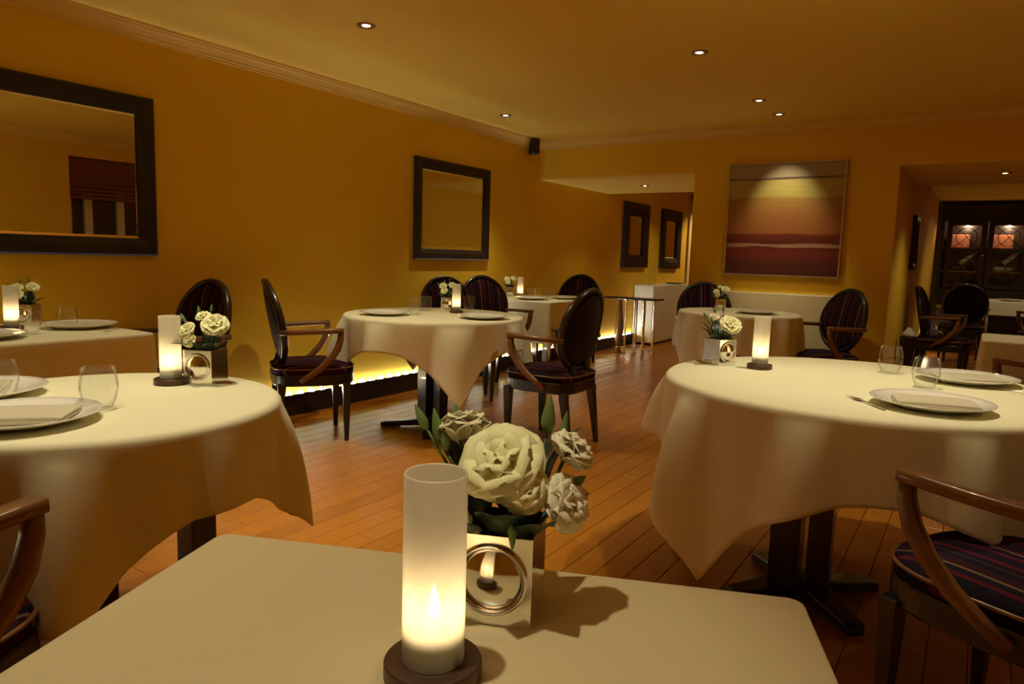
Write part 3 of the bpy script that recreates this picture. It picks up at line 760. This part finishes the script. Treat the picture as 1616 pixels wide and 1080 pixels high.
vx, vy = vase_at_corner(-.835, 2.79, math.radians(62), -1)
vase(vx, vy, math.radians(62), 'square silver vase seen corner-on, left of the lamp on the right-hand table')
small_bouquet(vx, vy, math.radians(35), 'white rose bouquet left of the lamp on the right-hand table', 1, seed=21)
vase(-3.94, 1.60, math.radians(40), 'silver vase right behind the lamp at the left edge, below the big mirror')
small_bouquet(-3.94, 1.60, math.radians(55), 'pale flowers behind the lamp at the left picture edge', 2, seed=31)
vase(-3.20, 4.02, math.radians(35), 'silver vase on the middle round table, left of its lamp')
small_bouquet(-3.20, 4.02, math.radians(35), 'white flowers left of the lamp on the middle round table', 2, seed=41)
vase(-3.96, 5.98, math.radians(35), 'small distant silver vase on the corner table')
small_bouquet(-3.96, 5.98, math.radians(35), 'small distant white flowers left of the corner table lamp', 2, seed=51)
vase(-1.83, 6.02, math.radians(30), 'silver vase on the far table below the painting')
small_bouquet(-1.83, 6.02, math.radians(20), 'shaded pale flowers on the far table below the painting', 0, seed=61)

# ------------------------------------------------------------------ glasses, plates, napkins, forks
def glass_proto():
    bm = bmesh.new()
    prof = [(0, .006), (.018, .007), (.030, .012), (.040, .030), (.0445, .050), (.0435, .072), (.0395, .092), (.0370, .105), (.0360, .1053), (.0352, .1045), (.0378, .091), (.0418, .071), (.0428, .050), (.0382, .031), (.0285, .0150), (.017, .0105), (0, .0100)]
    pr_ = [(0, 0), (.026, 0), (.030, .003), (.038, .022), (.0445, .050), (.0440, .070), (.0398, .092), (.0372, .1050), (.0362, .1055), (.0356, .1045), (.0384, .091), (.0426, .070), (.0432, .050), (.0368, .024), (.028, .011), (0, .009)]
    add_lathe(bm, pr_, 40); return obj('glass_tumbler', bm, 'glass', None, smooth=True)
gp = glass_proto(); gf = [True]
def glass(x, y, label, z=T):
    o = gp if gf[0] else gp.copy()
    if not gf[0]: C.objects.link(o)
    gf[0] = False; o.location = (x, y, z); tag(o, label, 'glass', 'clear stemless glasses'); return o
glass(-1.814, .888, 'clear stemless glass standing alone on the front left round table')
glass(-2.088, .775, 'clear stemless glass cut by the left edge on the front left round table')
glass(-3.519, 1.439, 'clear glass right of the lamp below the big mirror, nearer one')
glass(-3.66, 1.66, 'clear glass below the big mirror, behind the nearer one')
glass(-3.162, 3.62, 'clear glass left of the flowers on the middle round table')
glass(-3.33, 3.93, 'clear glass in front of the left dark chair on the middle table')
glass(-3.20, 4.28, 'clear glass right of the lamp on the middle round table')
glass(-.258, 3.100, 'clear stemless glass, farther and left of the pair on the right-hand table')
glass(-.122, 2.808, 'clear stemless glass, nearer and right of the pair on the right-hand table')
glass(-3.70, 5.98, 'tiny clear glass right of the lamp on the corner table')
glass(-3.60, 6.10, 'tiny clear glass farthest right on the corner table')

def plate_proto():
    bm = bmesh.new(); R = .165
    add_lathe(bm, [(0, .004), (.085, .003), (.09, 0), (.095, .0), (.11, .006), (.15, .018), (R, .0235), (R+.0006, .0250), (R-.001, .0262), (.15, .0215), (.115, .0105), (.100, .0080), (0, .0080)], 64)
    return obj('dinner_plate', bm, 'plate', None, smooth=True)
pp = plate_proto(); pf = [True]
def plate(x, y, label, z=T):
    o = pp if pf[0] else pp.copy()
    if not pf[0]: C.objects.link(o)
    pf[0] = False; o.location = (x, y, z); tag(o, label, 'plate', 'white dinner plates'); return o
def napkin_proto():
    bm = bmesh.new(); w, d = .105, .070
    prof = [(-w, .002), (-w-.004, .005), (-w, .0085), (-w+.01, .0095), (-.03, .0105), (.03, .011), (w-.012, .0105), (w, .009), (w+.005, .0055), (w, .002)]
    lay = []
    for k, (s, z0) in enumerate(((1, 0), (.985, .0075))):
        rings = [[(x*s, yy, z+z0-abs(yy/d)**6*.0010) for x, z in prof] for yy in [d*s*q for q in (-1, -.97, -.5, 0, .5, .97, 1)]]
        add_loft(bm, rings)
    return obj('folded_napkin', bm, 'napkin', None, smooth=True)
np_ = napkin_proto(); nf_ = [True]
def napkin(x, y, rz, label, z=T+.0082):
    o = np_ if nf_[0] else np_.copy()
    if not nf_[0]: C.objects.link(o)
    nf_[0] = False; o.location = (x, y, z); o.rotation_euler.z = rz; tag(o, label, 'napkin', 'folded napkins on plates'); return o
def fork_proto():
    bm = bmesh.new()
    add_sweep(bm, [(0, -.10, .004), (0, -.06, .004), (0, .0, .006), (0, .025, .007)], .010, .0022, taper=lambda k: 1-.45*k)
    rg = []
    for y_, hw, z in ((.024, .003, .007), (.035, .009, .0055), (.050, .0125, .004), (.060, .0125, .004)):
        rg.append([(-hw, y_, z), (hw, y_, z), (hw, y_, z+.0018), (-hw, y_, z+.0018)])
    add_loft(bm, rg)
    for k in range(4):
        x_ = -.0105+.007*k; add_sweep(bm, [(x_, .058, .005), (x_, .08, .0035), (x_, .100, .0065)], .0028, .0016, taper=lambda k: 1-.5*k)
    return obj('fork', bm, 'steel', None, smooth=True)
fp = fork_proto(); ff = [True]
def fork(x, y, rz, label, z=T-.001):
    o = fp if ff[0] else fp.copy()
    if not ff[0]: C.objects.link(o)
    ff[0] = False; o.location = (x, y, z); o.rotation_euler.z = rz; tag(o, label, 'fork', 'silver forks'); return o
plate(-1.80, .705, 'white plate at the left edge on the front left round table, nearer of two'); napkin(-1.80, .705, math.radians(47), 'folded napkin on the nearer plate of the front left table')
plate(-2.20, .76, 'white plate partly cut by the left edge, behind the glasses on the front left table')
napkin(-2.20, .76, math.radians(-30), 'folded napkin on the farther plate of the front left table')
plate(-3.66, 1.715, 'white plate at the right end of the cloth table below the big mirror'); napkin(-3.66, 1.715, math.radians(80), 'folded napkin on the right plate below the big mirror')
plate(-3.49, 1.24, 'white plate at the left picture edge on the table below the big mirror'); napkin(-3.49, 1.24, math.radians(10), 'folded napkin on the plate at the left edge below the big mirror')
fork(-3.46, 1.79, math.radians(30), 'silver fork beside the plate below the big mirror')
plate(-3.27, 3.44, 'white plate on the left side of the middle round table')
plate(-2.68, 3.74, 'shaded white plate on the right side of the middle round table')
plate(-.085, 2.415, 'white plate nearest us on the right-hand round table, with fork at left'); napkin(-.075, 2.41, math.radians(12), 'folded napkin on the near plate of the right-hand table')
plate(-.005, 3.06, 'white plate behind the glasses on the right-hand round table'); napkin(.0, 3.04, math.radians(22), 'folded napkin on the farther plate of the right-hand table')
fork(-.250, 2.345, math.radians(36), 'silver fork left of the near plate on the right-hand table')
fork(.11, 2.95, math.radians(75), 'silver fork at the right picture edge by the farther plate')
plate(-3.60, 5.82, 'small distant plate on the near side of the corner table'); plate(-3.45, 6.25, 'small distant plate on the far side of the corner table')
plate(-1.50, 5.95, 'white plate on the far table below the painting'); napkin(-1.50, 5.95, .4, 'folded napkin on the far table below the painting')
plate(.40, 11.9, 'dim plate on the back room table')

# ------------------------------------------------------------------ left opening: console, sideboard
ct = empty('console_table', (-3.66, 8.40, 0), 0, 'dark narrow console with one turned leg and chrome tube legs inside the left opening', 'console')
box('tabletop', -.36, .36, -.14, .14, .70, .725, 'dark_wood', ct, bevel=.006)
bm = bmesh.new(); add_lathe(bm, [(.05, 0), (.05, .015), (.03, .03), (.035, .10), (.055, .25), (.060, .32), (.05, .45), (.03, .60), (.022, .68), (.03, .70)], 24, -.16, -.05); obj('turned_leg', bm, 'arm_wood', ct, smooth=True)
for i, xx in enumerate((-.05, .02, .07, .13, .19, .25, .33)):
    bm = bmesh.new(); yy = -.10 if i % 2 == 0 else .08; add_lathe(bm, [(.020, 0), (.020, .01), (.011, .02), (.011, .68), (.022, .69), (.022, .70)], 16, xx, yy); obj('leg', bm, 'chrome', ct, smooth=True)
bm = bmesh.new(); add_sweep(bm, [(-.2, -.10, .08), (.34, -.10, .08)], .012, .012); obj('foot_rail', bm, 'chrome', ct, smooth=True)
sb = empty('sideboard', (-3.93, 10.1, 0), 0, 'white cloth-covered sideboard along the wall inside the left opening', 'sideboard')
box('body', -.15, .12, -.68, .68, .0, .80, 'dark_wood', sb)
box('cloth_cover', -.162, .135, -.70, .70, .03, .85, 'cloth', sb, bevel=.012)
box('dark_tray', -.10, .08, .35, .60, .851, .868, 'black', sb, bevel=.003)
for k, (xx, yy) in enumerate(((-3.92, 9.62),)):
    bm = bmesh.new(); add_lathe(bm, [(0, 0), (.05, 0), (.055, .02), (.045, .12), (.03, .2), (.035, .24), (.033, .24), (.028, .2), (.042, .12), (.05, .02), (0, .01)], 24); o = obj('glass_vase', bm, 'glass', None, smooth=True, loc=(xx, yy, .85)); tag(o, 'clear glass vase on the white sideboard inside the left opening', 'vase')

# ------------------------------------------------------------------ right opening: stand, uplight, wine cabinet
st = empty('tapered_stand', (-.52, 7.85, 0), 0, 'black tapered stand with a pale folded cloth on top, at the right pier', 'stand')
bm = bmesh.new(); add_lathe(bm, [(.035, 0), (.04, .01), (.05, .30), (.075, .52), (.078, .54), (0, .54)], 28); obj('tapered_column', bm, 'dark_wood', st, smooth=True)
bm = bmesh.new(); add_loft(bm, [[(-.06, -.05, .541), (.06, -.05, .541), (.06, .05, .541), (-.06, .05, .541)], [(-.05, -.05, .57), (.06, -.04, .56), (.05, .05, .57), (-.04, .05, .58)], [(-.01, -.02, .62), (.02, -.01, .61), (.02, .02, .62), (-.01, .01, .63)]]); obj('folded_cloth', bm, 'napkin', st, smooth=True)
ul = empty('wall_uplight', (-.56, 11.4, 0), 0, 'small bright uplight on the floor of the back room', 'light')
bm = bmesh.new(); add_lathe(bm, [(0, 0), (.04, 0), (.04, .12), (.035, .125)], 20); obj('housing', bm, 'black', ul)
bm = bmesh.new(); add_lathe(bm, [(0, .125), (.034, .126), (0, .13)], 20); obj('lens', bm, 'bulb', ul)
l = bpy.data.lights.new('uplight_bulb', 'POINT'); l.energy = 1.2; l.color = (1, .8, .5); l.shadow_soft_size = .03
o = bpy.data.objects.new('uplight_bulb', l); C.objects.link(o); o.parent = ul; o.location = (.03, 0, .17)

wc = empty('wine_cabinet', (-.57, 13.1, 0), 0, 'tall black wine cabinet with curved lattice glass doors in the back room', 'cabinet')
bm = bmesh.new()
add_box(bm, 0, .06, 0, .38, 0, 2.2); add_box(bm, 1.7, 1.76, 0, .38, 0, 2.2); add_box(bm, .06, 1.7, .34, .38, 0, 2.2); add_box(bm, .06, 1.7, 0, .34, 1.95, 2.2); add_box(bm, .06, 1.7, 0, .34, 0, .9)
obj('body', bm, 'dark_wood', wc)
for z in (1.16, 1.52): box('shelf', .06, 1.7, .04, .34, z, z+.025, 'arm_wood', wc)
def cab_door(x0, x1):
    d = empty('glass_door', (x0, -.012, .92)); d.parent = wc; W = x1-x0; Hh = 1.03
    bm = bmesh.new(); f = .07
    for a in ((0, f, 0, Hh), (W-f, W, 0, Hh), (f, W-f, 0, f), (f, W-f, Hh-f, Hh), (f, W-f, Hh*.54, Hh*.54+.05)): add_box(bm, a[0], a[1], -.012, .012, a[2], a[3])
    obj('door_frame', bm, 'dark_wood', d, bevel=.003)
    for z0, z1 in ((f, Hh*.54), (Hh*.54+.05, Hh-f)):
        bm = bmesh.new(); cx, cz = W/2, (z0+z1)/2; r = min(W/2-f, (z1-z0)/2)*.78
        add_sweep(bm, [(cx+r*math.cos(2*PI*i/32), -.004, cz+r*math.sin(2*PI*i/32)) for i in range(32)], .012, .012, up=(0, 1, 0), closed=True, n=6)
        for s in (-1, 1): add_sweep(bm, [(cx-s*(W/2-f), -.004, z0), (cx-s*.3*(W/2-f), -.004, cz-.2*(z1-z0)), (cx+s*.3*(W/2-f), -.004, cz+.2*(z1-z0)), (cx+s*(W/2-f), -.004, z1)], .010, .010, up=(0, 1, 0), n=6)
        obj('lattice', bm, 'dark_wood', d, smooth=True)
    box('pane', f, W-f, .0, .003, f, Hh-f, 'glass', d)
    bm = bmesh.new(); add_lathe(bm, [(0, 0), (.012, .0), (.012, .02), (0, .022)], 12); k = obj('knob', bm, 'brass', d, smooth=True); k.location = (W-.03, -.02, .5); k.rotation_euler.x = PI/2
cab_door(.10, .62); cab_door(.64, 1.16); cab_door(1.18, 1.68)
k = 0
for x in (.24, .80, 1.35):
    o = tag(box('wine_box', x-.10, x+.16, 13.2-13.1, 13.36-13.1, 0, .20, 'lit_box', None, bevel=.004), 'lit terracotta wooden wine box on the top cabinet shelf, %s cabinet door' % ('behind the left', 'behind the middle', 'behind the right')[k], 'box', 'wine boxes in the cabinet'); o.location = (-.57, 13.1, 1.545+.0005); k += 1
def bottle(x, z, ang, mt, label):
    bm = bmesh.new(); add_lathe(bm, [(0, 0), (.036, .0), (.038, .01), (.038, .18), (.030, .21), (.015, .24), (.014, .29), (.016, .30), (0, .30)], 16)
    o = obj('wine_bottle', bm, mt, None, smooth=True); o.location = (-.57+x, 13.26, z); o.rotation_euler = (0, ang, .25); tag(o, label, 'bottle', 'bottles in the wine cabinet')
for i, (x, z, a, mt) in enumerate(((.19, 1.226, 1.571, 'bottle_dark'), (.30, 1.30, .9, 'bottle_pale'), (.74, 1.225, 1.571, 'bottle_pale'), (.86, 1.31, .85, 'bottle_pale'), (1.02, 1.226, 1.571, 'bottle_dark'), (1.30, 1.226, 1.571, 'bottle_pale'), (1.40, 1.31, .9, 'bottle_dark'),
        (.20, .942, 1.571, 'bottle_pale'), (.72, .942, 1.571, 'bottle_dark'))):
    bottle(x, z, a, mt, '%s bottle lying in the wine cabinet, %s' % ('dark' if 'dark' in mt else 'pale-labelled', ('left door, lower row', 'left door, leaning', 'middle door, flat', 'middle door, leaning', 'middle door, far right', 'right door, flat', 'right door, leaning', 'left door, bottom shelf', 'middle door, bottom shelf')[i]))
for x in (.36, .90, 1.43):
    l = bpy.data.lights.new('cabinet_light', 'POINT'); l.energy = 9; l.color = (1, .62, .34); l.shadow_soft_size = .03
    o = bpy.data.objects.new('cabinet_light', l); C.objects.link(o); o.parent = wc; o.location = (x, .06, 1.90)
